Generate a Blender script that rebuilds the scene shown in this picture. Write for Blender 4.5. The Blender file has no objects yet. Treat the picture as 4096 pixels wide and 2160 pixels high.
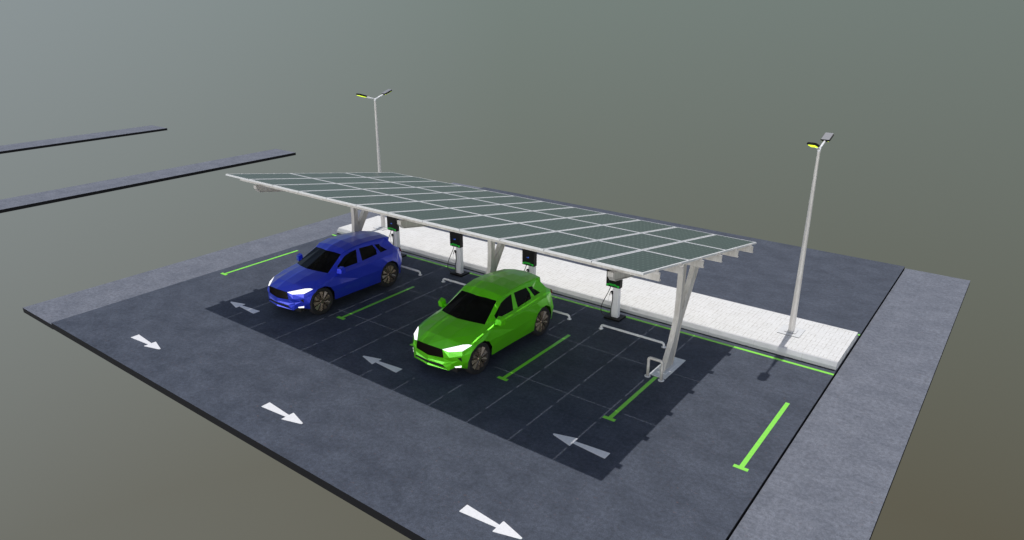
import bpy, bmesh, math, random
from mathutils import Vector, Matrix
random.seed(7)
S = 1.2                       # survey units -> metres (applied to every mesh and object at the end)
sc = bpy.context.scene
COL = sc.collection

# ------------------------------------------------------------------ camera
cam = bpy.data.cameras.new("camera"); camo = bpy.data.objects.new("camera", cam); COL.objects.link(camo)
cam.sensor_width = 36; cam.lens = 2843.9/4096*36
cam.clip_end = 2000; cam.clip_start = 0.1
camo.location = (17.8782*S, -10.1854*S, 7.2905*S)
yaw, pitch = 2.2124, -0.3625
fwd = Vector((math.cos(pitch)*math.cos(yaw), math.cos(pitch)*math.sin(yaw), math.sin(pitch)))
camo.rotation_euler = fwd.to_track_quat('-Z', 'Y').to_euler()
sc.camera = camo

# ------------------------------------------------------------------ sun, sky
SUN = Vector((-0.0225, 0.3548, 1.0)).normalized()
sl = bpy.data.lights.new("sun", 'SUN'); sl.energy = 2.7; sl.angle = math.radians(0.6); sl.color = (1.0, 0.975, 0.94)
so = bpy.data.objects.new("sun", sl); COL.objects.link(so); so.location = (0, 0, 30)
so.rotation_euler = SUN.to_track_quat('Z', 'Y').to_euler()
w = bpy.data.worlds.new("World"); sc.world = w; w.use_nodes = True
nt = w.node_tree; nt.nodes.clear()
def N(t, typ, **kw):
    n = t.nodes.new(typ)
    for k, v in kw.items(): setattr(n, k, v)
    return n
def G(v): return (v, v, v, 1)
def lin(c): return tuple((v/255/12.92 if v/255 <= .04045 else ((v/255+.055)/1.055)**2.4) for v in c)+(1,)
def MATH(t, op, a, b=None, c=None):
    n = N(t, 'ShaderNodeMath', operation=op)
    for i, v in enumerate((a, b, c)):
        if v is None: continue
        if isinstance(v, (int, float)): n.inputs[i].default_value = v
        else: t.links.new(v, n.inputs[i])
    return n.outputs[0]
def RAMP(t, fac, stops, interp='LINEAR'):
    n = N(t, 'ShaderNodeValToRGB'); n.color_ramp.interpolation = interp
    e = n.color_ramp.elements
    while len(e) < len(stops): e.new(0.5)
    for el, (p, c) in zip(e, stops): el.position = p; el.color = c
    t.links.new(fac, n.inputs[0]); return n.outputs[0]
def MIX(t, fac, a, b, blend='MIX'):
    n = N(t, 'ShaderNodeMixRGB', blend_type=blend)
    for i, v in enumerate((fac, a, b)):
        if isinstance(v, (int, float)): n.inputs[i].default_value = v
        elif isinstance(v, tuple): n.inputs[i].default_value = v
        else: t.links.new(v, n.inputs[i])
    return n.outputs[0]
tc = N(nt, 'ShaderNodeTexCoord'); sp = N(nt, 'ShaderNodeSeparateXYZ'); nt.links.new(tc.outputs['Generated'], sp.inputs[0])
vx, vy, vz = sp.outputs
# dull haze below and at the horizon, paler towards the south-west
left = MATH(nt, 'ADD', MATH(nt, 'MULTIPLY', vx, -0.801), MATH(nt, 'MULTIPLY', vy, -0.598))
lf = MATH(nt, 'MULTIPLY_ADD', left, 0.5, 0.5)
hz_top = RAMP(nt, lf, [(0.0, lin((110, 120, 115))), (0.22, lin((114, 124, 119))), (0.5, lin((118, 129, 124))), (0.78, lin((139, 148, 150))), (1.0, lin((150, 158, 163)))])
hz_bot = RAMP(nt, lf, [(0.0, lin((92, 89, 76))), (0.22, lin((94, 91, 78))), (0.5, lin((100, 98, 86))), (0.78, lin((111, 112, 105))), (1.0, lin((116, 118, 112)))])
zf = MATH(nt, 'MULTIPLY', vz, -1/0.56); 
zc = N(nt, 'ShaderNodeClamp'); nt.links.new(zf, zc.inputs[0])
haze = MIX(nt, zc.outputs[0], hz_top, hz_bot)
sky = N(nt, 'ShaderNodeTexSky', sky_type='NISHITA'); sky.sun_disc = False
sky.sun_elevation = math.asin(SUN.z); sky.sun_rotation = math.atan2(SUN.x, SUN.y)
sky.air_density = 1.0; sky.dust_density = 2.0
# unseen bright sky band behind the viewpoint (south), added low to fill upright faces
back = MATH(nt, 'ADD', MATH(nt, 'MULTIPLY', vx, 0.18), MATH(nt, 'MULTIPLY', vy, -0.98))
bk = RAMP(nt, back, [(0.1, G(0)), (0.85, G(1))], 'EASE')
up = RAMP(nt, MATH(nt, 'MULTIPLY_ADD', vz, .5, .5), [(.40, G(0)), (.48, G(1)), (.55, G(1)), (.64, G(.15)), (.78, G(0))])
bkf = MATH(nt, 'MULTIPLY', bk, up)
bg1 = N(nt, 'ShaderNodeBackground'); bg1.inputs[1].default_value = 1.0; nt.links.new(haze, bg1.inputs[0])
bg2 = N(nt, 'ShaderNodeBackground'); bg2.inputs[1].default_value = 0.085; nt.links.new(sky.outputs[0], bg2.inputs[0])
uz = MATH(nt, 'MULTIPLY_ADD', vz, 1/0.30, -0.1)
uc = N(nt, 'ShaderNodeClamp'); nt.links.new(uz, uc.inputs[0])
mx = N(nt, 'ShaderNodeMixShader'); nt.links.new(uc.outputs[0], mx.inputs[0]); nt.links.new(bg1.outputs[0], mx.inputs[1]); nt.links.new(bg2.outputs[0], mx.inputs[2])
wo = N(nt, 'ShaderNodeOutputWorld'); bg3 = N(nt, 'ShaderNodeBackground'); bg3.inputs[0].default_value = (1.0, .975, .95, 1); nt.links.new(MATH(nt, 'MULTIPLY', bkf, 3.2), bg3.inputs[1])
ad = N(nt, 'ShaderNodeAddShader'); nt.links.new(mx.outputs[0], ad.inputs[0]); nt.links.new(bg3.outputs[0], ad.inputs[1])
nt.links.new(ad.outputs[0], wo.inputs[0])
sc.view_settings.view_transform = 'Standard'; sc.view_settings.look = 'None'
sc.view_settings.exposure = 0.0; sc.view_settings.gamma = 1.0

# ------------------------------------------------------------------ materials
def mat(name, rgb=(.5, .5, .5), rough=.6, metal=0.0, emit=None, es=1.0, coat=0.0, spec=.5):
    m = bpy.data.materials.new(name); m.use_nodes = True
    b = m.node_tree.nodes['Principled BSDF']
    b.inputs['Base Color'].default_value = (*rgb, 1); b.inputs['Roughness'].default_value = rough
    b.inputs['Metallic'].default_value = metal; b.inputs['Coat Weight'].default_value = coat
    b.inputs['Specular IOR Level'].default_value = spec
    if emit: b.inputs['Emission Color'].default_value = (*emit, 1); b.inputs['Emission Strength'].default_value = es
    return m
def nodes(m): t = m.node_tree; return t, t.nodes['Principled BSDF']
def noise(t, vec, scale, detail=4, rough=.6, dist=0.0):
    n = N(t, 'ShaderNodeTexNoise'); n.inputs['Scale'].default_value = scale; n.inputs['Detail'].default_value = detail
    n.inputs['Roughness'].default_value = rough; n.inputs['Distortion'].default_value = dist
    t.links.new(vec, n.inputs['Vector']); return n.outputs[0]
def coords(t):
    c = N(t, 'ShaderNodeTexCoord'); return c.outputs['Object']
def scaled(t, v, s):
    m = N(t, 'ShaderNodeMapping'); m.inputs['Scale'].default_value = s; t.links.new(v, m.inputs[0]); return m.outputs[0]

def asphalt(name, c0, c1, grain=.5):
    m = mat(name, rough=.72, spec=.35); t, b = nodes(m); o = coords(t)
    big = noise(t, scaled(t, o, (.8, 1, 1)), 1.5, 7, .68, .2)
    col = RAMP(t, big, [(.34, (*c0, 1)), (.66, (*c1, 1))])
    mid = noise(t, o, 11, 4, .7)
    col = MIX(t, .75, col, RAMP(t, mid, [(.3, G(.30)), (.7, G(.70))]), 'OVERLAY')
    fine = noise(t, o, 42, 4, .85)
    col = MIX(t, grain, col, RAMP(t, fine, [(.34, G(.12)), (.66, G(.88))]), 'OVERLAY')
    # rusty flecks, gathered in loose patches
    r1 = noise(t, scaled(t, o, (1, 1.6, 1)), 11, 3, .6); r2 = noise(t, o, 1.1, 2, .5)
    k = MATH(t, 'MULTIPLY', RAMP(t, r1, [(.62, G(0)), (.74, G(1))]), RAMP(t, r2, [(.42, G(0)), (.6, G(1))]))
    col = MIX(t, MATH(t, 'MULTIPLY', k, .45), col, (.16, .085, .07, 1))
    t.links.new(col, b.inputs['Base Color'])
    bp = N(t, 'ShaderNodeBump'); bp.inputs['Strength'].default_value = .25; bp.inputs['Distance'].default_value = .006
    t.links.new(fine, bp.inputs['Height']); t.links.new(bp.outputs[0], b.inputs['Normal'])
    return m
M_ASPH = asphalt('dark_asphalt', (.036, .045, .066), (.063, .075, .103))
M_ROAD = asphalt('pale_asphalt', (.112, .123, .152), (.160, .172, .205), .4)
def worn_paint(name, rgb, worn, amt):
    m = mat(name, rough=.42, spec=.7); t, b = nodes(m); o = coords(t)
    n1 = noise(t, o, 14, 5, .7); n2 = noise(t, o, 130, 2, .7)
    col = MIX(t, MATH(t, 'MULTIPLY', RAMP(t, n1, [(.45, G(0)), (.72, G(1))]), amt), (*rgb, 1), (*worn, 1))
    col = MIX(t, .16, col, RAMP(t, n2, [(.3, G(.2)), (.7, G(.8))]), 'OVERLAY')
    t.links.new(col, b.inputs['Base Color']); return m
M_GREENLINE = worn_paint('green_line_paint', (.235, .76, .045), (.16, .60, .04), .6)
M_WHITELINE = worn_paint('white_arrow_paint', (.79, .79, .80), (.55, .56, .59), .45)

def paving():
    m = mat('white_pavers', rough=.8, spec=.3); t, b = nodes(m); o = coords(t)
    a = .165*S
    s = N(t, 'ShaderNodeSeparateXYZ'); t.links.new(o, s.inputs[0])
    jit = noise(t, o, 3.0, 3, .6)
    X = MATH(t, 'DIVIDE', MATH(t, 'MULTIPLY_ADD', jit, .02, s.outputs[0]), a); Y = MATH(t, 'DIVIDE', s.outputs[1], a)
    u = MATH(t, 'FRACT', X); v = MATH(t, 'FRACT', Y)
    par = MATH(t, 'MODULO', MATH(t, 'ADD', MATH(t, 'FLOOR', X), MATH(t, 'ADD', MATH(t, 'FLOOR', Y), 1000)), 2)
    par = MATH(t, 'GREATER_THAN', par, .5)
    inv = MATH(t, 'SUBTRACT', 1, par)
    p = MATH(t, 'ADD', MATH(t, 'MULTIPLY', u, par), MATH(t, 'MULTIPLY', v, inv))
    def near(x, c, wd): return MATH(t, 'LESS_THAN', MATH(t, 'ABSOLUTE', MATH(t, 'SUBTRACT', x, c)), wd)
    wj = .04
    j = near(p, .5, wj)
    for q in (u, v): 
        j = MATH(t, 'MAXIMUM', j, near(q, 0, wj)); j = MATH(t, 'MAXIMUM', j, near(q, 1, wj))
    gap = noise(t, o, 5, 3, .6)
    j = MATH(t, 'MULTIPLY', j, RAMP(t, gap, [(.36, G(.15)), (.6, G(1))]))
    n1 = noise(t, o, 1.6, 4, .6); n2 = noise(t, o, 60, 3, .7)
    vor = N(t, 'ShaderNodeTexWhiteNoise', noise_dimensions='2D')
    cv = N(t, 'ShaderNodeCombineXYZ'); t.links.new(MATH(t, 'FLOOR', X), cv.inputs[0]); t.links.new(MATH(t, 'FLOOR', Y), cv.inputs[1]); t.links.new(cv.outputs[0], vor.inputs[0])
    col = RAMP(t, n1, [(.3, (.72, .715, .695, 1)), (.7, (.775, .772, .76, 1))])
    col = MIX(t, .16, col, RAMP(t, vor.outputs[0], [(0, (.62, .62, .60, 1)), (.15, (.86, .86, .84, 1)), (1, (.92, .91, .88, 1))]), 'MULTIPLY')
    col = MIX(t, .10, col, RAMP(t, n2, [(.3, G(.2)), (.7, G(.8))]), 'OVERLAY')
    col = MIX(t, MATH(t, 'MULTIPLY', j, .62), col, (.36, .33, .28, 1))
    t.links.new(col, b.inputs['Base Color'])
    bp = N(t, 'ShaderNodeBump'); bp.inputs['Strength'].default_value = .35; bp.inputs['Distance'].default_value = .01; bp.invert = True
    t.links.new(j, bp.inputs['Height']); t.links.new(bp.outputs[0], b.inputs['Normal'])
    return m
M_PAVE = paving()
def kerbmat():
    m = mat('kerb_concrete', rough=.8, spec=.3); t, b = nodes(m); o = coords(t)
    s = N(t, 'ShaderNodeSeparateXYZ'); t.links.new(o, s.inputs[0])
    f = MATH(t, 'FRACT', MATH(t, 'DIVIDE', s.outputs[0], 1.05*S))
    j = MATH(t, 'LESS_THAN', f, .006)
    n1 = noise(t, scaled(t, o, (.5, 1, 1)), 3, 5, .65); n2 = noise(t, o, 70, 3, .7)
    blot = noise(t, scaled(t, o, (1, 1.3, 1.3)), 2.1, 0, .5)
    col = RAMP(t, n1, [(.3, (.52, .52, .525, 1)), (.7, (.64, .64, .64, 1))])
    col = MIX(t, RAMP(t, blot, [(.78, G(0)), (.80, G(.8))]), col, (.42, .42, .42, 1))
    col = MIX(t, .12, col, RAMP(t, n2, [(.3, G(.2)), (.7, G(.8))]), 'OVERLAY')
    col = MIX(t, MATH(t, 'MULTIPLY', j, .5), col, (.3, .29, .27, 1))
    t.links.new(col, b.inputs['Base Color']); return m
M_KERB = kerbmat()
def galv(name, c0, c1, rough=.5, metal=.15, st=(3, 3, .5)):
    m = mat(name, rough=rough, metal=metal); t, b = nodes(m); o = coords(t)
    n1 = noise(t, scaled(t, o, st), 3.5, 5, .65, .4); n2 = noise(t, o, 45, 3, .7)
    col = RAMP(t, n1, [(.32, (*c0, 1)), (.68, (*c1, 1))])
    col = MIX(t, .14, col, RAMP(t, n2, [(.3, G(.2)), (.7, G(.8))]), 'OVERLAY')
    t.links.new(col, b.inputs['Base Color'])
    t.links.new(RAMP(t, n2, [(.3, G(rough-.1)), (.7, G(rough+.12))]), b.inputs['Roughness']); return m
M_STEEL = galv('galvanised_steel', (.46, .435, .395), (.62, .60, .57))
M_PLATE = galv('base_plate_steel', (.68, .70, .71), (.82, .83, .84), st=(2, 2, 2))
M_POLE = galv('lamp_pole_steel', (.60, .565, .53), (.72, .695, .665), st=(3, 3, .8))
M_WHITEMETAL = galv('white_painted_tube', (.82, .82, .83), (.90, .90, .90), rough=.4, metal=0)
M_FRAME = galv('panel_frame_aluminium', (.68, .68, .665), (.76, .76, .75), rough=.4)
M_BLACK = mat('black_plastic', (.009, .0085, .008), .5, spec=.25)
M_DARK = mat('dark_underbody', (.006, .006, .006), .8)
M_CABLE = mat('black_cable', (.012, .012, .012), .5)
M_COLUMN = mat('charger_white_enamel', (.92, .91, .92), .35)
M_GREENLED = mat('green_display', (.02, .35, .04), .4, emit=(.03, .85, .06), es=.22)
M_BLUELED = mat('blue_display', (.02, .06, .35), .4, emit=(.05, .16, .8), es=.45)
M_LAMPGLOW = mat('lamp_glow', (.8, .9, .05), .4, emit=(.72, 1.0, .02), es=1.25)
M_LAMPTOP = mat('lamp_head_cover', (.25, .25, .26), .35)
M_HEADLIGHT = mat('headlight_glow', (.9, .9, .9), .3, emit=(.98, .95, .96), es=.97)
M_GLASS = mat('tinted_glass', (.003, .003, .003), .07, spec=.12)
M_TYRE = mat('tyre_rubber', (.020, .019, .020), .6)
M_RIM = mat('bronze_rim', (.34, .27, .205), .26, metal=.8)
M_GRILLE = mat('grille_black', (.012, .008, .006), .3)
def carpaint(name, rgb, dark):
    m = mat(name, rgb, .30, coat=.55, metal=.45); t, b = nodes(m)
    lw = N(t, 'ShaderNodeLayerWeight'); lw.inputs[0].default_value = .25
    b.inputs['Coat Roughness'].default_value = .06
    t.links.new(MIX(t, lw.outputs['Facing'], (*rgb, 1), (*dark, 1)), b.inputs['Base Color']); return m
M_BLUE = carpaint('blue_car_paint', (.020, .042, .66), (.06, .11, .62))
M_GREEN = carpaint('green_car_paint', (.125, .70, .003), (.19, .66, .02))
def solar():
    m = mat('solar_cells', rough=.28, spec=1.0); t, b = nodes(m); o = coords(t); b.inputs['IOR'].default_value = 2.0; b.inputs['Specular Tint'].default_value = (.93, 1.0, .86, 1)
    s = N(t, 'ShaderNodeSeparateXYZ'); t.links.new(o, s.inputs[0])
    X = MATH(t, 'DIVIDE', s.outputs[0], PW*S/10); Y = MATH(t, 'DIVIDE', s.outputs[1], PL*S/10)
    u = MATH(t, 'ABSOLUTE', MATH(t, 'SUBTRACT', MATH(t, 'FRACT', X), .5)); v = MATH(t, 'ABSOLUTE', MATH(t, 'SUBTRACT', MATH(t, 'FRACT', Y), .5))
    du = MATH(t, 'SUBTRACT', .5, u); dv = MATH(t, 'SUBTRACT', .5, v)
    dot = MATH(t, 'LESS_THAN', MATH(t, 'ADD', du, dv), .17)
    line = MATH(t, 'MAXIMUM', MATH(t, 'LESS_THAN', du, .035), MATH(t, 'LESS_THAN', dv, .018))
    bus = MATH(t, 'LESS_THAN', MATH(t, 'ABSOLUTE', MATH(t, 'SUBTRACT', MATH(t, 'FRACT', MATH(t, 'MULTIPLY', Y, 2)), .5)), .05)
    n1 = noise(t, o, 2.0, 2, .5)
    col = RAMP(t, n1, [(.3, (.005, .019, .019, 1)), (.7, (.009, .027, .025, 1))])
    col = MIX(t, MATH(t, 'MULTIPLY', bus, .25), col, (.07, .11, .10, 1))
    col = MIX(t, MATH(t, 'MULTIPLY', line, .30), col, (.16, .23, .21, 1))
    col = MIX(t, MATH(t, 'MULTIPLY', dot, .42), col, (.36, .46, .42, 1))
    t.links.new(col, b.inputs['Base Color']); return m

# ------------------------------------------------------------------ mesh builder
class MB:
    def __init__(s): s.bm = bmesh.new()
    def poly(s, pts):
        return s.bm.faces.new([s.bm.verts.new(p) for p in pts])
    def mesh(s, V, F):
        vs = [s.bm.verts.new(v) for v in V]
        for f in F: s.bm.faces.new([vs[i] for i in f])
        return s
    def box(s, x0, x1, y0, y1, z0, z1, bev=0, M=None):
        V = [(x, y, z) for z in (z0, z1) for y in (y0, y1) for x in (x0, x1)]
        if M: V = [M @ Vector(v) for v in V]
        vs = [s.bm.verts.new(v) for v in V]
        fs = [s.bm.faces.new([vs[i] for i in f]) for f in ((0, 2, 3, 1), (4, 5, 7, 6), (0, 1, 5, 4), (2, 6, 7, 3), (0, 4, 6, 2), (1, 3, 7, 5))]
        if bev:
            es = list({e for f in fs for e in f.edges})
            bmesh.ops.bevel(s.bm, geom=es, offset=bev, segments=2, affect='EDGES', profile=.6)
        return s
    def prism_x(s, pts, x0, x1):          # pts in (y, z)
        a = [s.bm.verts.new((x0, y, z)) for y, z in pts]; b = [s.bm.verts.new((x1, y, z)) for y, z in pts]
        n = len(pts); s.bm.faces.new(a); s.bm.faces.new(b[::-1])
        for i in range(n): s.bm.faces.new((a[i], b[i], b[(i+1) % n], a[(i+1) % n]))
        return s
    def prism_z(s, pts, z0, z1):
        a = [s.bm.verts.new((x, y, z0)) for x, y in pts]; b = [s.bm.verts.new((x, y, z1)) for x, y in pts]
        n = len(pts); s.bm.faces.new(a[::-1]); s.bm.faces.new(b)
        for i in range(n): s.bm.faces.new((a[i], a[(i+1) % n], b[(i+1) % n], b[i]))
        return s
    def tube(s, path, r, n=12, cap=True):
        path = [Vector(p) for p in path]; rings = []
        for i, p in enumerate(path):
            d = (path[min(i+1, len(path)-1)]-path[max(i-1, 0)]).normalized()
            up = Vector((0, 1, 0)) if abs(d.y) < .9 else Vector((1, 0, 0))
            u = d.cross(up).normalized(); v = d.cross(u).normalized()
            rr = r[i] if isinstance(r, (list, tuple)) else r
            rings.append([s.bm.verts.new(p+u*math.cos(2*math.pi*k/n)*rr+v*math.sin(2*math.pi*k/n)*rr) for k in range(n)])
        for a, b in zip(rings, rings[1:]):
            for k in range(n):
                f = s.bm.faces.new((a[k], a[(k+1) % n], b[(k+1) % n], b[k])); f.smooth = n > 8
        if cap: s.bm.faces.new(rings[0][::-1]); s.bm.faces.new(rings[-1])
        return s
    def build(s, name, m, parent=None, loc=(0, 0, 0), normals=True):
        if normals: bmesh.ops.recalc_face_normals(s.bm, faces=s.bm.faces)
        me = bpy.data.meshes.new(name); s.bm.to_mesh(me); s.bm.free(); me.materials.append(m)
        o = bpy.data.objects.new(name, me); COL.objects.link(o); o.parent = parent; o.location = loc
        return o
def tag(o, label=None, cat=None, group=None, kind=None):
    for k, v in (('label', label), ('category', cat), ('group', group), ('kind', kind)):
        if v: o[k] = v
    return o
def thing(name, loc, label, cat, group=None):
    o = bpy.data.objects.new(name, None); COL.objects.link(o); o.location = loc; o.empty_display_size = .2
    return tag(o, label, cat, group)
def copy_tree(o, loc=None, parent=None, skip=()):
    c = o.copy(); COL.objects.link(c); c.parent = parent
    if loc is not None: c.location = loc
    for ch in [q for q in bpy.data.objects if q.parent == o]: copy_tree(ch, None, c)
    return c
def bezier(pts, n=14):                     # smooth path through points (Catmull-Rom)
    P = [Vector(p) for p in pts]; P = [P[0]*2-P[1]]+P+[P[-1]*2-P[-2]]; out = []
    for i in range(1, len(P)-2):
        for k in range(n):
            t = k/n; a, b, c, d = P[i-1:i+3]
            out.append(.5*((2*b)+(c-a)*t+(2*a-5*b+4*c-d)*t*t+(3*b-a-3*c+d)*t**3))
    out.append(P[-2]); return out

# ------------------------------------------------------------------ the slabs
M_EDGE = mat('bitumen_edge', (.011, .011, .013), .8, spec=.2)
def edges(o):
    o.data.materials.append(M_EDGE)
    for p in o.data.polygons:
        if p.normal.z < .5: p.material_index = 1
YF, YB = -4.337, 12.335
XL, XR = -0.40, 15.424
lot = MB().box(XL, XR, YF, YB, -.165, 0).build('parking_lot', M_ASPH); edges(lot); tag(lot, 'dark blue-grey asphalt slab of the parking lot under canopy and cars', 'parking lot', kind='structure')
def road(x0, x1, y0, label):
    o = MB().box(0, x1-x0, 0, YB-y0, -.13, 0).build('road', M_ROAD, loc=(x0, y0, -.05))
    edges(o); tag(o, label, 'road', kind='structure'); return o
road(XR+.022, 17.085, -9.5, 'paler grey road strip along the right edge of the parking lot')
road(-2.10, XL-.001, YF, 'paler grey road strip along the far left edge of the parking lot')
road(-14.53, -12.88, YF-1, 'nearer of the two floating road strips far behind the lot')
road(-27.20, -25.40, YF-1, 'farther of the two floating road strips far behind the lot')
# painted markings
MK = .004
for i in range(7):
    x = 2.5*i; yl = {1: 1.99, 3: 1.99, 5: 1.99}.get(i, 2.59); h = .0405
    m = MB(); m.prism_z([(-.125, 0), (.125, 0), (.125, .083), (h, .083), (h, yl), (-h, yl), (-h, .083), (-.125, .083)], MK-.003, MK)
    m.build('bay_line', M_GREENLINE, lot, (x, 0, 0))
for y in (4.254, 6.592):
    MB().box(0, XR-XL, 0, .075, MK-.003, MK).build('kerb_line', M_GREENLINE, lot, (XL, y, 0))
AR = [(0, -.014), (0, .014), (.014, .022), (.425, .137), (.437, .130), (.437, .038), (1.105, .096), (1.114, .088), (1.114, -.088), (1.105, -.096), (.437, -.038), (.437, -.130), (.425, -.137), (.014, -.022)]
for x in (2.5, 7.5, 12.5):
    MB().prism_z([(a-.557, b) for a, b in AR], MK-.003, MK).build('arrow_marking', M_WHITELINE, lot, (x, -1.0, 0))
    MB().prism_z([(.557-a, b) for a, b in AR], MK-.003, MK).build('arrow_marking', M_WHITELINE, lot, (x, -3.495, 0))

# ------------------------------------------------------------------ pavement island
KZ = .1765
kx0, kx1 = -.385, 15.416
pv = MB().box(kx0, kx1, 4.585, 6.34, .002, KZ).build('pavement', M_PAVE); tag(pv, 'raised white paved island behind the chargers', 'pavement', kind='structure')
MB().prism_x([(4.50, .012), (4.488, .09), (4.545, KZ-.010), (4.560, KZ-.001), (4.5845, KZ-.001), (4.5845, .012)], kx0, kx1-.002).build('kerb', M_KERB, pv)
MB().prism_x([(6.3405, .012), (6.3405, KZ-.001), (6.365, KZ-.001), (6.38, KZ-.01), (6.437, .09), (6.425, .012)], kx0, kx1-.002).build('kerb', M_KERB, pv)
MB().box(kx0, kx1, 4.494, 4.51, .001, .0118).build('kerb_foot_strip', M_DARK, pv)  # thin dark strip along the front kerb foot

# ------------------------------------------------------------------ solar canopy
PX0, PWID, ROWS = 1.7195, .9612, 3
Y0, Z0, Y1, Z1 = -.508, 3.2465, 5.139, 2.246
SL = math.atan2(Z1-Z0, Y1-Y0); LEN = math.hypot(Y1-Y0, Z1-Z0)/ROWS
GAP = .017; PW, PL = PWID-GAP, LEN-GAP
M_SOLAR = solar()
def roofz(y): return Z0+(y-Y0)*(Z1-Z0)/(Y1-Y0)
can = thing('solar_canopy', (7.5, 2.5, 0), 'long solar canopy of white framed panels on three Y posts over the bays', 'solar canopy')
ox, oy = -7.5, -2.5
first = None
for r in range(ROWS):
    for c in range(12):
        loc = (PX0+c*PWID+GAP/2+ox, Y0+(r*LEN+GAP/2)*math.cos(SL)+oy, Z0+(r*LEN+GAP/2)*math.sin(SL))
        if first is None:
            f = .034
            first = MB().box(f, PW-f, f, PL-f, -.028, -.004).build('solar_panel', M_SOLAR, can, loc)
            fr = MB()
            fr.box(0, PW, 0, f, -.036, 0); fr.box(0, PW, PL-f, PL, -.036, 0)
            fr.box(0, f, f+.0005, PL-f-.0005, -.0358, -.0002); fr.box(PW-f, PW, f+.0005, PL-f-.0005, -.0358, -.0002)
            fr.build('frame', M_FRAME, first)
            MB().box(f, PW-f, f, PL-f, -.0325, -.0285).build('backsheet', M_COLUMN, first)
            first.rotation_euler = (SL, 0, 0)
        else:
            q = copy_tree(first, loc, can)
# purlins: Z sections, two per panel row
for k in range(6):
    y = Y0+(k+.5)*LEN/2*math.cos(SL); z = roofz(y)-.040
    T = Matrix.Translation((0, y+oy, z)) @ Matrix.Rotation(SL, 4, 'X')
    m = MB(); xa, xb = 1.63+ox, 13.33+ox
    m.box(xa, xb, -.006, .006, -.145, 0, M=T)
    m.box(xa, xb, -.055, -.0065, -.010, 0, M=T); m.box(xa, xb, .0065, .05, -.145, -.135, M=T)
    m.box(xa, xb, .0385, .0495, -.1345, -.118, M=T); m.box(xa, xb, -.0545, -.0435, -.028, -.0105, M=T)
    m.build('purlin', M_STEEL, can)
    for xx in (PX0+ox-.015, PX0+12*PWID+ox+.015):
        MB().box(xx-.022, xx+.022, -.022, .022, .0005, .0395, M=T).build('clamp', M_STEEL, can)
BT, BD = .186, .165     # beam top below roof plane, depth
def strip(m, pts, th, x0, x1):    # flange: a plate following a polyline in (y,z)
    P = [Vector(p) for p in pts]
    for a, b in zip(P, P[1:]):
        d = (b-a).normalized(); n = Vector((-d.y, d.x))*th
        m.prism_x([tuple(a), tuple(b), tuple(b+n), tuple(a+n)], x0, x1)
for xc in (2.515, 7.515, 12.515):
    x = xc+ox; hw = .056
    # beam
    m = MB(); yA, yB = -.235, 4.86
    zt = lambda y: roofz(y)-BT
    m.prism_x([(yA+.01+oy, zt(yA)-.012), (yB+oy, zt(yB)-.012), (yB+oy, zt(yB)-BD+.012), (yA+.09+oy, zt(yA+.09)-BD+.012), (yA+.01+oy, zt(yA)-.08)], x-.034, x+.034)
    m.prism_x([(yA+oy, zt(yA)), (yB+oy, zt(yB)), (yB+oy, zt(yB)-.0115), (yA+oy, zt(yA)-.0115)], x-hw, x+hw)
    m.prism_x([(yA+.085+oy, zt(yA+.085)-BD), (yB+oy, zt(yB)-BD), (yB+oy, zt(yB)-BD+.0115), (yA+.085+oy, zt(yA+.085)-BD+.0115)], x-hw, x+hw)
    m.prism_x([(yA-.003+oy, zt(yA)-.0005), (yA-.003+oy, zt(yA)-.085), (yA+.0095+oy, zt(yA)-.085), (yA+.0095+oy, zt(yA)-.0005)], x-hw+.001, x+hw-.001)
    m.prism_x([(yA-.003+oy, zt(yA)-.0855), (yA+.084+oy, zt(yA+.085)-BD+.001), (yA+.0895+oy, zt(yA+.09)-BD+.0125), (yA+.0095+oy, zt(yA)-.0855)], x-hw+.001, x+hw-.001)
    m.build('beam', M_STEEL, can)
    zb = lambda y: roofz(y)-BT-BD-.001
    fo = [(2.25, .032), (2.58, .60), (2.755, 1.10), (2.775, 1.5), (2.775, zb(2.775))]
    fi = [(2.90, zb(2.90)), (2.895, 1.22)]
    ri = [(2.93, 1.22), (3.20, 1.65), (3.47, zb(3.47))]
    ro = [(3.69, zb(3.69)), (3.30, 1.52), (2.93, .95), (2.77, .42), (2.63, .032)]
    sh = lambda L: [(a+oy, b) for a, b in L]
    m = MB()
    m.prism_x(sh([(2.25, .032), (2.58, .60), (2.755, 1.10), (2.761, 1.22), (3.105, 1.22), (2.93, .95), (2.77, .42), (2.63, .032)]), x-.042, x+.042)
    m.prism_x(sh([(2.761, 1.2201), (2.775, 1.5), (2.775, zb(2.775)), (2.90, zb(2.90)), (2.895, 1.2201)]), x-.042, x+.042)
    m.prism_x(sh([(2.93, 1.2201), (3.20, 1.65), (3.30, 1.52), (3.105, 1.2201)]), x-.042, x+.042)
    m.prism_x(sh([(3.20, 1.6501), (3.47, zb(3.47)), (3.69, zb(3.69)), (3.30, 1.5201)]), x-.042, x+.042)
    hf = .058
    strip(m, sh(fo), .016, x-hf, x+hf)
    strip(m, sh(ro), .016, x-hf, x+hf)
    strip(m, sh([fi[0], fi[1]]), .012, x-hf+.002, x+hf-.002)
    strip(m, sh(ri), .012, x-hf+.002, x+hf-.002)
    m.build('post', M_STEEL, can)
    pl = MB().box(x-.185, x+.185, 2.005+oy, 3.02+oy, .0045, .016).build('base_plate', M_PLATE, can)
    MB().box(x-.11, x+.11, 2.19+oy, 2.76+oy, .0165, .030).build('foot_plate', M_PLATE, pl)
    MB().box(x-.035, x+.035, 2.262+oy, 2.60+oy, .0305, .09).build('stiffener', M_STEEL, pl)

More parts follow.
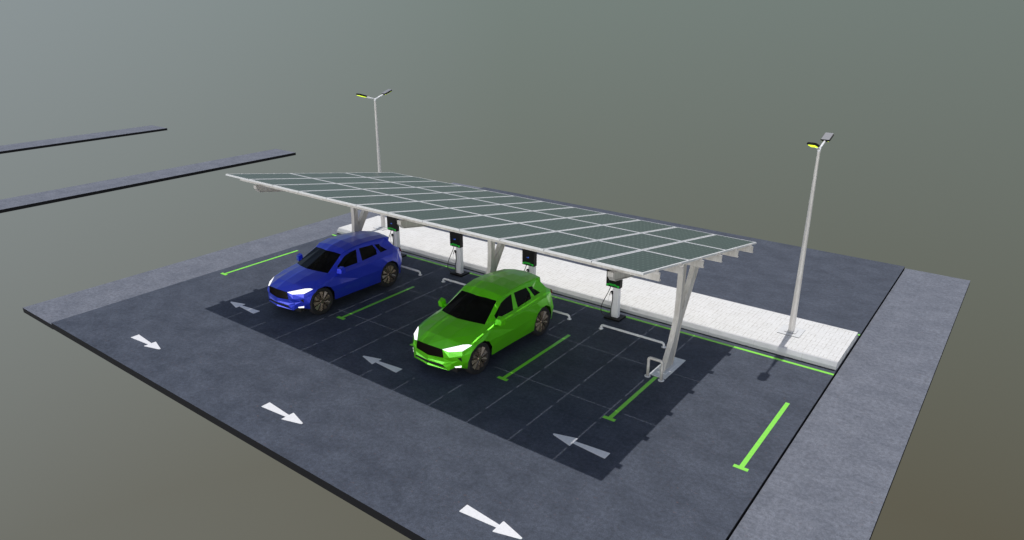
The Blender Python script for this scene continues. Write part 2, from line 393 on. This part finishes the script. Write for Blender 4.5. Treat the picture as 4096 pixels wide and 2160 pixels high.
# ------------------------------------------------------------------ guard hoop in front of near post
g = thing('guard_hoop', (12.497, 1.92, 0), 'pale steel guard hoop on two round feet in front of near canopy post', 'guard rail')
r = .031; hh = .437
m = MB()
m.tube(bezier([(-.153, 0, .37), (-.150, 0, hh-.035), (-.125, 0, hh-.006), (-.09, 0, hh), (0, 0, hh), (.09, 0, hh), (.125, 0, hh-.006), (.150, 0, hh-.035), (.153, 0, .37)], 6), .032, 16)
m.build('top_bar', M_STEEL, g)
for sx in (-1, 1):
    MB().tube([(sx*.153, 0, .008), (sx*.153, 0, .39)], .030, 16).build('leg', M_STEEL, g)
    MB().tube([(sx*.153, 0, .0045), (sx*.153, 0, .013)], .065, 24).build('foot_disc', M_WHITEMETAL, g)
# ------------------------------------------------------------------ wheel stops
ws = []
wlab = ['low white tube wheel stop behind the rear of the blue car',
        'low white tube wheel stop in front of second charger, between the cars',
        'low white tube wheel stop behind the rear of the green car',
        'low white tube wheel stop in the empty bay before the nearest charger']
for i, xc in enumerate((3.72, 6.22, 8.72, 11.23)):
    if i == 0:
        w0 = thing('wheel_stop', (xc, 3.33, 0), wlab[0], 'wheel stop', 'low tube wheel stops at the bay heads')
        hw = .81; z = .105
        MB().tube(bezier([(-hw, 0, .005), (-hw, 0, .05), (-hw+.018, 0, .088), (-hw+.06, 0, z), (-hw+.12, 0, z), (0, 0, z), (hw-.12, 0, z), (hw-.06, 0, z), (hw-.018, 0, .088), (hw, 0, .05), (hw, 0, .005)], 6), .0265, 16).build('tube', M_WHITEMETAL, w0)
        for sx in (-1, 1): MB().tube([(sx*hw, 0, .0045), (sx*hw, 0, .012)], .056, 24).build('foot_disc', M_WHITEMETAL, w0)
    else:
        c = copy_tree(w0, (xc, 3.33, 0)); c['label'] = wlab[i]

# ------------------------------------------------------------------ chargers
clab = ['farthest charging post, black box on white column behind the blue car',
        'second charging post, fully visible between the two cars',
        'charging post partly hidden behind the roof of the green car',
        'nearest charging post, its black box half covered by a canopy beam end']
for i, xc in enumerate((2.865, 5.365, 7.87, 10.372)):
    if i: 
        c = copy_tree(ch, (xc, 4.08, 0)); c['label'] = clab[i]; continue
    ch = thing('charging_post', (xc, 4.08, 0), clab[0], 'car charger', 'charging posts along the kerb')
    MB().box(-.214, .214, -.185, .185, .0045, .043, bev=.006).build('base', M_BLACK, ch)
    # tapered white column, a little narrower at the top
    V = [(-.080, -.078, .043), (.108, -.078, .043), (.108, .045, .043), (-.080, .045, .043), (-.053, -.078, .87), (.103, -.078, .87), (.103, .045, .87), (-.053, .045, .87)]
    m = MB().mesh(V, [(0, 3, 2, 1), (4, 5, 6, 7), (0, 1, 5, 4), (1, 2, 6, 5), (2, 3, 7, 6), (3, 0, 4, 7)])
    bmesh.ops.bevel(m.bm, geom=m.bm.edges[:], offset=.005, segments=2, affect='EDGES')
    m.build('column', M_COLUMN, ch)
    bx = MB().box(-.205, .170, -.150, -.020, .848, 1.268, bev=.007).build('display_box', M_BLACK, ch)
    yf = -.1525
    m = MB()
    def bar(x0, x1, z0, z1): m.box(x0, x1, yf-.002, yf+.004, z0, z1)
    bar(-.125, .055, .926, .934); bar(-.190, .150, .906, .915); bar(-.120, .090, .888, .895)
    for k in range(7): bar(-.190+k*.0085, -.186+k*.0085, .865, .9055)
    for k in range(7): bar(.098+k*.0085, .102+k*.0085, .862, .9055)
    m.build('green_display', M_GREENLED, bx)
    m = MB(); m.prism_x([(0, 0)]*0 or [(yf-.002, 1.066), (yf+.004, 1.066), (yf+.004, 1.072), (yf-.002, 1.072)], -.075, -.04)
    m.mesh([(-.078, yf-.001, 1.074), (-.040, yf-.001, 1.058), (-.036, yf-.001, 1.070)], [(0, 1, 2)])
    m.mesh([(-.040, yf-.001, 1.058), (.004, yf-.001, 1.058), (.010, yf-.001, 1.088), (-.020, yf-.001, 1.092), (-.028, yf-.001, 1.070)], [(0, 1, 2, 3, 4)])
    m.build('blue_emblem', M_BLUELED, bx)
    MB().tube(bezier([(-.105, -.09, .85), (-.13, -.11, .74), (-.20, -.14, .56), (-.27, -.16, .38), (-.30, -.17, .23), (-.27, -.17, .12), (-.20, -.16, .075), (-.08, -.14, .062), (.0, -.12, .055)], 8), .0095, 8).build('cable', M_CABLE, ch)
    cb = MB().tube(bezier([(-.045, -.11, .655), (-.035, -.105, .55), (-.045, -.10, .42), (-.062, -.105, .28), (-.055, -.12, .15), (-.035, -.13, .06)], 8), .0095, 8).build('cable', M_CABLE, ch)
    m = MB(); m.tube(bezier([(-.105, -.125, .615), (-.095, -.12, .68), (-.075, -.11, .715), (-.055, -.105, .715), (-.045, -.11, .655)], 6), [.009]*10+[.015]*6+[.022]*9, 10)
    m.build('plug', M_BLACK, ch)
    m = MB(); m.tube(bezier([(-.105, -.125, .612), (-.12, -.125, .56), (-.135, -.12, .50), (-.125, -.12, .46), (-.10, -.12, .42)], 5), .004, 6)
    m.mesh([(-.115, -.12, .43), (-.085, -.12, .40), (-.095, -.115, .375), (-.125, -.115, .405)], [(0, 1, 2, 3)])
    m.build('tether', M_COLUMN, ch)

# ------------------------------------------------------------------ street lamps
LZ = 4.40
for i, xc in enumerate((14.175, .79)):
    lab = ['tall street lamp at the right end of the paved island, open ground around it', 'tall street lamp rising behind the far end of the solar canopy'][i]
    if i:
        c = copy_tree(lp, (xc, 5.49, KZ)); c['label'] = lab; continue
    lp = thing('street_lamp', (xc, 5.49, KZ), lab, 'street lamp', 'twin headed street lamps on the island')
    zt = LZ-KZ
    MB().tube([(0, 0, .026), (0, 0, zt*.5), (0, 0, zt-.02)], [.073, .053, .030], 8).build('pole', M_POLE, lp)
    pl = MB().box(-.245, .245, -.25, .25, .009, .014).build('base_plate', M_FRAME, lp)
    MB().box(-.125, .125, -.12, .12, .0225, .0275).build('foot_plate', M_FRAME, pl)
    MB().box(-.244, .244, -.249, .249, .0005, .0088).build('plate_shade', M_DARK, pl)  # dark layer added as the shadow line under the base plate
    MB().box(-.124, .124, -.119, .119, .0142, .0223).build('plate_shade', M_DARK, pl)  # same painted shadow layer under the foot plate
    MB().tube([(0, 0, zt-.07), (0, 0, zt+.012)], .034, 12).build('collar', M_WHITEMETAL, lp)
    al = math.atan2(.158, .53)
    for sg in (-1, 1):
        arm = MB().tube([(0, 0, zt-.012), (0, sg*.36, zt-.012+.36*math.tan(al))], .0215, 12).build('arm', M_WHITEMETAL, lp)
        T = Matrix.Translation((0, sg*.53, zt+.158)) @ Matrix.Rotation(sg*al, 4, 'X')
        hd = MB(); hd.box(-.098, .098, -.185, .185, -.024, .024, M=T)
        es = [e for e in hd.bm.edges if abs((T.inverted() @ e.verts[0].co).z-(T.inverted() @ e.verts[1].co).z) > .04]
        bmesh.ops.bevel(hd.bm, geom=es, offset=.035, segments=3, affect='EDGES')
        bmesh.ops.bevel(hd.bm, geom=[e for e in hd.bm.edges if e.calc_face_angle(0) > 1.2], offset=.013, segments=2, affect='EDGES')
        h = hd.build('lamp_head', M_BLACK, lp)
        MB().box(-.082, .082, -.168, .168, .0245, .0265, bev=0, M=T).build('cover', M_LAMPTOP, h)
        MB().box(-.066, .066, -.140, .140, -.034, -.0245, M=T).build('diffuser', M_LAMPGLOW, h)

# ------------------------------------------------------------------ cars
V = dict(
 gtc=(0, -.800, .742), gtr=(.348, -.749, .714), gbc=(0, -.807, .507), gbr=(.377, -.750, .527),
 h2=(.472, -.700, .670), h3=(.678, -.510, .674), h4=(.752, -.295, .743), h5=(.618, -.420, .767), h6=(.70, -.335, .764),
 h2d=(.506, -.720, .562), h3d=(.684, -.534, .577), h4d=(.777, -.302, .693),
 c1=(0, -.52, .855), m1=(.30, -.50, .843), c2=(0, -.15, .940), m2=(.32, -.12, .925), o2=(.635, -.08, .868), f2=(.778, -.07, .795),
 c3=(0, .125, .985), m3=(.33, .195, .970), o3=(.606, .304, .942), f3=(.768, .32, .865),
 crc=(0, -.815, .43), crr=(.405, -.745, .441), s1=(.521, -.694, .464), s2=(.640, -.588, .482), e1=(.690, -.535, .445), s4=(.537, -.690, .415), e1b=(.694, -.528, .40),
 itc=(0, -.822, .395), itr=(.359, -.774, .385), ibc=(0, -.826, .338), ibr=(.429, -.752, .322),
 lc=(0, -.838, .300), lr=(.489, -.724, .266), l2=(.652, -.566, .255), fm=(.578, -.632, .335), e2=(.695, -.52, .30),
 a0=(.705, -.39, .235), a1=(.765, -.445, .42), a2=(.788, -.365, .60), a3=(.803, -.19, .718), a4=(.810, .02, .738), a5=(.812, .19, .655), a6=(.803, .295, .50), a7=(.765, .325, .265),
 w0=(.680, .60, .966), w1=(.668, 1.22, .962), w2=(.668, 1.385, .968), w3=(.661, 1.905, .998), w4=(.652, 2.05, 1.008), w5=(.644, 2.29, 1.017), fa=(.630, .595, 1.045),
 g1=(.785, .90, .872), g2=(.790, 1.45, .888), g3=(.790, 1.95, .908), g4=(.785, 2.35, .93), g5=(.715, 2.60, .945),
 k1=(.806, 1.10, .60), k2=(.808, 1.78, .60), sl=(.755, 1.10, .25),
 b0=(.762, 1.885, .24), b1=(.800, 1.875, .46), b2=(.810, 1.965, .64), b3=(.815, 2.12, .738), b4=(.815, 2.31, .738), b5=(.808, 2.47, .635), b6=(.790, 2.55, .46), b7=(.765, 2.56, .28),
 r1=(.770, 2.67, .56), r2=(.755, 2.62, .28), t1=(.600, 2.78, .93), t2=(.620, 2.85, .60), t3=(.600, 2.79, .28), tc1=(0, 2.85, .96), tc2=(0, 2.93, .60), tc3=(0, 2.88, .28),
 dp=(.587, 2.574, 1.055), rc=(0, 2.72, 1.06), sb=(.512, 2.49, 1.182), sbc=(0, 2.57, 1.215),
 e0=(.490, .856, 1.258), er1=(.525, 1.00, 1.325), er2=(.528, 1.30, 1.372), er3=(.515, 1.70, 1.374), er4=(.492, 2.10, 1.342), er5=(.470, 2.39, 1.312), er6=(.450, 2.55, 1.272),
 u0=(.581, .889, 1.222), u1=(.556, 1.10, 1.262), u2=(.535, 1.32, 1.272), u3=(.532, 1.42, 1.272), u4=(.525, 1.89, 1.240), u5=(.535, 1.945, 1.235), q2=(.540, 2.116, 1.206), q3=(.535, 2.17, 1.13), pq=(.590, 1.955, 1.095),
 k4=(0, .79, 1.285), m4=(.26, .825, 1.278),
)
ys = [('e0', .856), ('er1', 1.0), ('er2', 1.3), ('er3', 1.7), ('er4', 2.1), ('er5', 2.38), ('er6', 2.53)]
for n, (k, y) in enumerate(ys):
    x, yy, z = V[k]
    if n: V['rc%d' % n] = (0, yy+(.03 if n == 6 else 0), z+.052-.014*(n > 4)); V['rm%d' % n] = (.29, yy, z+.036-.008*(n > 4))
    if 0 < n < 6: V['l%d' % n] = (x-.008, yy, z-.048)
V['rc0'] = V['k4']; V['rm0'] = V['m4']; V['l0'] = V['u0']
F = '''gtc gtr m1 c1|gtr h5 m1|c1 m1 m2 c2|m1 h5 o2 m2|c2 m2 m3 c3|m2 o2 o3 m3|h5 h6 o2|h6 h4 f2 o2|o2 f2 f3 o3
gtr gbr h2d h2|h2 h2d h3d h3|h3 h3d h4d h4|h3d e1 a1|h3d a1 a2|h3d a2 h4d|h4d a2 a3|h4 h4d a3 f2|e1 e1b e2 a0 a1|f2 a3 a4|f2 a4 f3|f3 a4 a5
gbc gbr crr crc|gbr h2d s1 crr|h2d h3d s2 s1|h3d e1 s2|crc crr itr itc|crr s1 s4 ibr itr|s1 s2 e1 e1b s4|s4 e1b e2 fm|s4 fm lr ibr|fm e2 l2 lr|ibc ibr lr lc|e2 l2 a0
o3 f3 w0|f3 g1 w1 w0|g1 g2 w2 w1|g2 g3 w3 w2|g3 g4 w5 w4 w3|g4 g5 dp w5
f3 a5 k1 g1|a5 a6 k1|a6 a7 sl k1|g1 k1 k2 g2|g2 k2 b2 g3|k2 b1 b2|k1 sl b0 b1 k2|g3 b2 b3|g3 b3 b4 g4|g4 b4 b5 g5|g5 b5 b6 r1|b6 b7 r2 r1
g5 r1 t2 t1|r1 r2 t3 t2|t1 t2 tc2 tc1|t2 t3 tc3 tc2|g5 t1 dp|dp t1 tc1 rc
l5 sb q3 q2|er5 er6 sb l5|dp w5 q3 sb|er6 rm6 rc6 sbc sb
u2 u3 w2 w1|u4 u5 w4 w3 pq|o3 e0 u0 fa|o3 fa w0
e0 er1 l1 u0|er1 er2 l2r l1|er2 er3 l3 l2r|er3 er4 l4 l3|er4 er5 l5 l4|u0 l1 u1|l1 l2r u2 u1|l2r l3 u4 u3 u2|l3 l4 u5 u4|l4 l5 q2 u5
rc0 rm0 rm1 rc1|rm0 e0 er1 rm1|rc1 rm1 rm2 rc2|rm1 er1 er2 rm2|rc2 rm2 rm3 rc3|rm2 er2 er3 rm3|rc3 rm3 rm4 rc4|rm3 er3 er4 rm4|rc4 rm4 rm5 rc5|rm4 er4 er5 rm5|rc5 rm5 rm6 rc6|rm5 er5 er6 rm6'''
V['l2r'] = (V['er2'][0]-.008, V['er2'][1], V['er2'][2]-.048)
faces = [f.split() for ln in F.split('\n') for f in ln.split('|')]
def half(m, fs, off=(0, 0, 0), both=True, sides=(1, -1)):
    for sx in sides:
        for f in fs:
            pts = [(sx*(V[k][0]+(off[0] if V[k][0] else 0)), V[k][1]+off[1], V[k][2]+off[2]) for k in f]
            m.poly(pts if sx > 0 else pts[::-1])
    bmesh.ops.remove_doubles(m.bm, verts=m.bm.verts, dist=.0005)
    return m
def solid(m, th):     # give an open sheet thickness, inwards
    bmesh.ops.recalc_face_normals(m.bm, faces=m.bm.faces)
    bmesh.ops.solidify(m.bm, geom=m.bm.faces[:], thickness=th); return m
def quadpatch(pts, d):  # small lens: polygon pushed out with a rim
    a = [Vector(p) for p in pts]; n = (a[1]-a[0]).cross(a[2]-a[0]).normalized()
    if n.y > 0: n = -n
    m = MB(); m.mesh([tuple(p+n*d) for p in a]+[tuple(p-n*.02) for p in a], [tuple(range(len(a)))]+[(i, (i+1) % len(a), len(a)+(i+1) % len(a), len(a)+i) for i in range(len(a))])
    return m
def mir(pts, sx): return [(sx*x, y, z) for x, y, z in pts]
def make_wheel(car, x, y, sx):
    wh = bpy.data.objects.new('wheel', None); COL.objects.link(wh); wh.parent = car; wh.location = (x, y, .35); wh.rotation_euler = (0, 0, 0 if sx > 0 else math.pi)
    n = 28; m = MB()
    prof = [(-.20, .24), (-.20, .33), (-.17, .349), (-.03, .349), (-.004, .336), (0, .315), (-.006, .262), (-.02, .255), (-.035, .25)]
    rings = []
    for k in range(n):
        a = 2*math.pi*k/n; rings.append([m.bm.verts.new((px, pr*math.cos(a), pr*math.sin(a))) for px, pr in prof])
    for k in range(n):
        A, B = rings[k], rings[(k+1) % n]
        for j in range(len(prof)-1): m.bm.faces.new((A[j], A[j+1], B[j+1], B[j]))
    m.build('tyre', M_TYRE, wh)
    m = MB(); nb = 10
    for k in range(nb):
        a = 2*math.pi*(k+.2)/nb; da = math.pi/nb*.93
        def P(r, t, x): return (x, r*math.cos(t), r*math.sin(t))
        m.mesh([P(.045, a-da*.5, -.016), P(.248, a-da, -.030), P(.252, a+da*.15, .004), P(.248, a+da, -.040), P(.045, a+da*.5, -.018), P(.05, a+da*.1, -.004)],
               [(0, 1, 2, 5), (5, 2, 3, 4)])
    m.tube([(-.03, 0, 0), (.002, 0, 0)], [.054, .050], 10)
    m.build('rim', M_RIM, wh)
    MB().tube([(-.12, 0, 0), (-.075, 0, 0)], .25, 24).build('brake_disc', M_DARK, wh)
    return wh
def make_car(name, loc, paint, label):
    car = thing(name, loc, label, 'car')
    b = half(MB(), faces); bmesh.ops.recalc_face_normals(b.bm, faces=b.bm.faces); b.build('body', paint, car)
    m = MB().box(-.60, .60, -.60, 2.70, .20, .30); m.box(-.56, .56, -.58, 2.68, .3005, .66); m.build('underbody', M_DARK, car)
    half(MB(), [['c3', 'm3', 'm4', 'k4'], ['m3', 'o3', 'e0', 'm4']], (0, .001, .002)).build('windshield', M_GLASS, car)
    half(MB(), [['sb', 'dp', 'rc', 'sbc']], (0, .002, .001)).build('rear_window', M_GLASS, car)
    for sx in (1, -1):
        half(MB(), [['fa', 'u0', 'u1', 'u2', 'w1', 'w0']], (-.004, 0, 0), sides=(sx,)).build('side_window', M_GLASS, car)
        half(MB(), [['u3', 'u4', 'pq', 'w3', 'w2']], (-.004, 0, 0), sides=(sx,)).build('side_window', M_GLASS, car)
        half(MB(), [['u5', 'q2', 'q3', 'w5', 'w4']], (-.004, 0, 0), sides=(sx,)).build('quarter_window', M_GLASS, car)
        half(MB(), [['gtr', 'h2', 'h3', 'h5'], ['h3', 'h4', 'h6', 'h5']], (0, 0, 0), sides=(sx,)).build('headlight', M_HEADLIGHT, car)
        quadpatch(mir([(.567, -.640, .347), (.678, -.548, .363), (.673, -.549, .322), (.583, -.628, .322)], sx), .008).build('fog_light', M_HEADLIGHT, car)
        quadpatch(mir([(.618, -.602, .533), (.676, -.548, .545), (.684, -.542, .455)], sx), .006).build('air_vent', M_GRILLE, car)
        # door mirror: faceted shell on a short arm
        mv = [(.745, .470, .915), (.875, .500, .915), (.895, .505, 1.000), (.860, .500, 1.045), (.765, .475, 1.040),
              (.725, .600, .900), (.920, .605, .908), (.925, .605, 1.035), (.872, .600, 1.085), (.748, .595, 1.072)]
        m = MB().mesh(mir(mv, sx), [(0, 1, 2, 3, 4), (5, 9, 8, 7, 6), (0, 5, 6, 1), (1, 6, 7, 2), (2, 7, 8, 3), (3, 8, 9, 4), (4, 9, 5, 0)])
        m.mesh(mir([(.66, .53, .935), (.74, .53, .945), (.74, .57, .945), (.66, .60, .935), (.66, .53, .965), (.74, .53, .975), (.74, .57, .975), (.66, .60, .965)], sx),
               [(0, 3, 2, 1), (4, 5, 6, 7), (0, 1, 5, 4), (1, 2, 6, 5), (2, 3, 7, 6), (3, 0, 4, 7)])
        mo = m.build('door_mirror', paint, car)
        MB().mesh(mir([(.74, .6075, .915), (.908, .613, .923), (.912, .613, 1.03), (.868, .607, 1.070), (.758, .603, 1.060)], sx), [(0, 1, 2, 3, 4)]).build('mirror_glass', M_GLASS, mo)
        make_wheel(car, sx*.768, -.068, sx); make_wheel(car, sx*.768, 2.205, sx)
        quadpatch(mir([(.45, 2.832, .90), (.60, 2.795, .91), (.61, 2.835, .80), (.45, 2.865, .80)], sx), -.004).build('tail_light', M_TAIL, car)
    # grille: recessed plate and upright ribs between the corner points
    gr = MB()
    def gpt(x, s):  # s 0 top, 1 bottom
        k = abs(x)/.362; T = Vector(V['gtc']).lerp(Vector(V['gtr']), k); B = Vector(V['gbc']).lerp(Vector(V['gbr']), k)
        p = T.lerp(B, s); p.x = x*(1+(.04 if s else -.04)); return p
    xs = [-.362+.724*i/34 for i in range(35)]
    for i in range(34):
        xa, xb = xs[i], xs[i+1]; xm = (xa+xb)/2
        for (p, q, dp_, dq) in ((xa, xm, .030, .008), (xm, xb, .008, .030)):
            a, b_, c, d = gpt(p, 0), gpt(q, 0), gpt(q, 1), gpt(p, 1)
            gr.poly([a+Vector((0, dp_, 0)), b_+Vector((0, dq, 0)), c+Vector((0, dq, 0)), d+Vector((0, dp_, 0))])
    gr.build('grille', M_GRILLE, car)
    half(MB(), [['itc', 'itr', 'ibr', 'ibc']], (0, .030, 0)).build('air_intake', M_DARK, car)
    return car
M_TAIL = mat('tail_light_red', (.25, .01, .01), .25)
make_car('parked_car', (8.725, 0, 0), M_GREEN, 'bright green angular family car with glowing headlights in nearer bay')
make_car('parked_car', (3.715, 0, 0), M_BLUE, 'deep blue angular family car with glowing headlights in farther bay')

# ------------------------------------------------------------------ survey units to metres
for me in bpy.data.meshes: me.transform(Matrix.Scale(S, 4))
for o in bpy.data.objects:
    if o.type in ('MESH', 'EMPTY'): o.location = o.location*S
sc.render.resolution_x, sc.render.resolution_y = 1024, 540
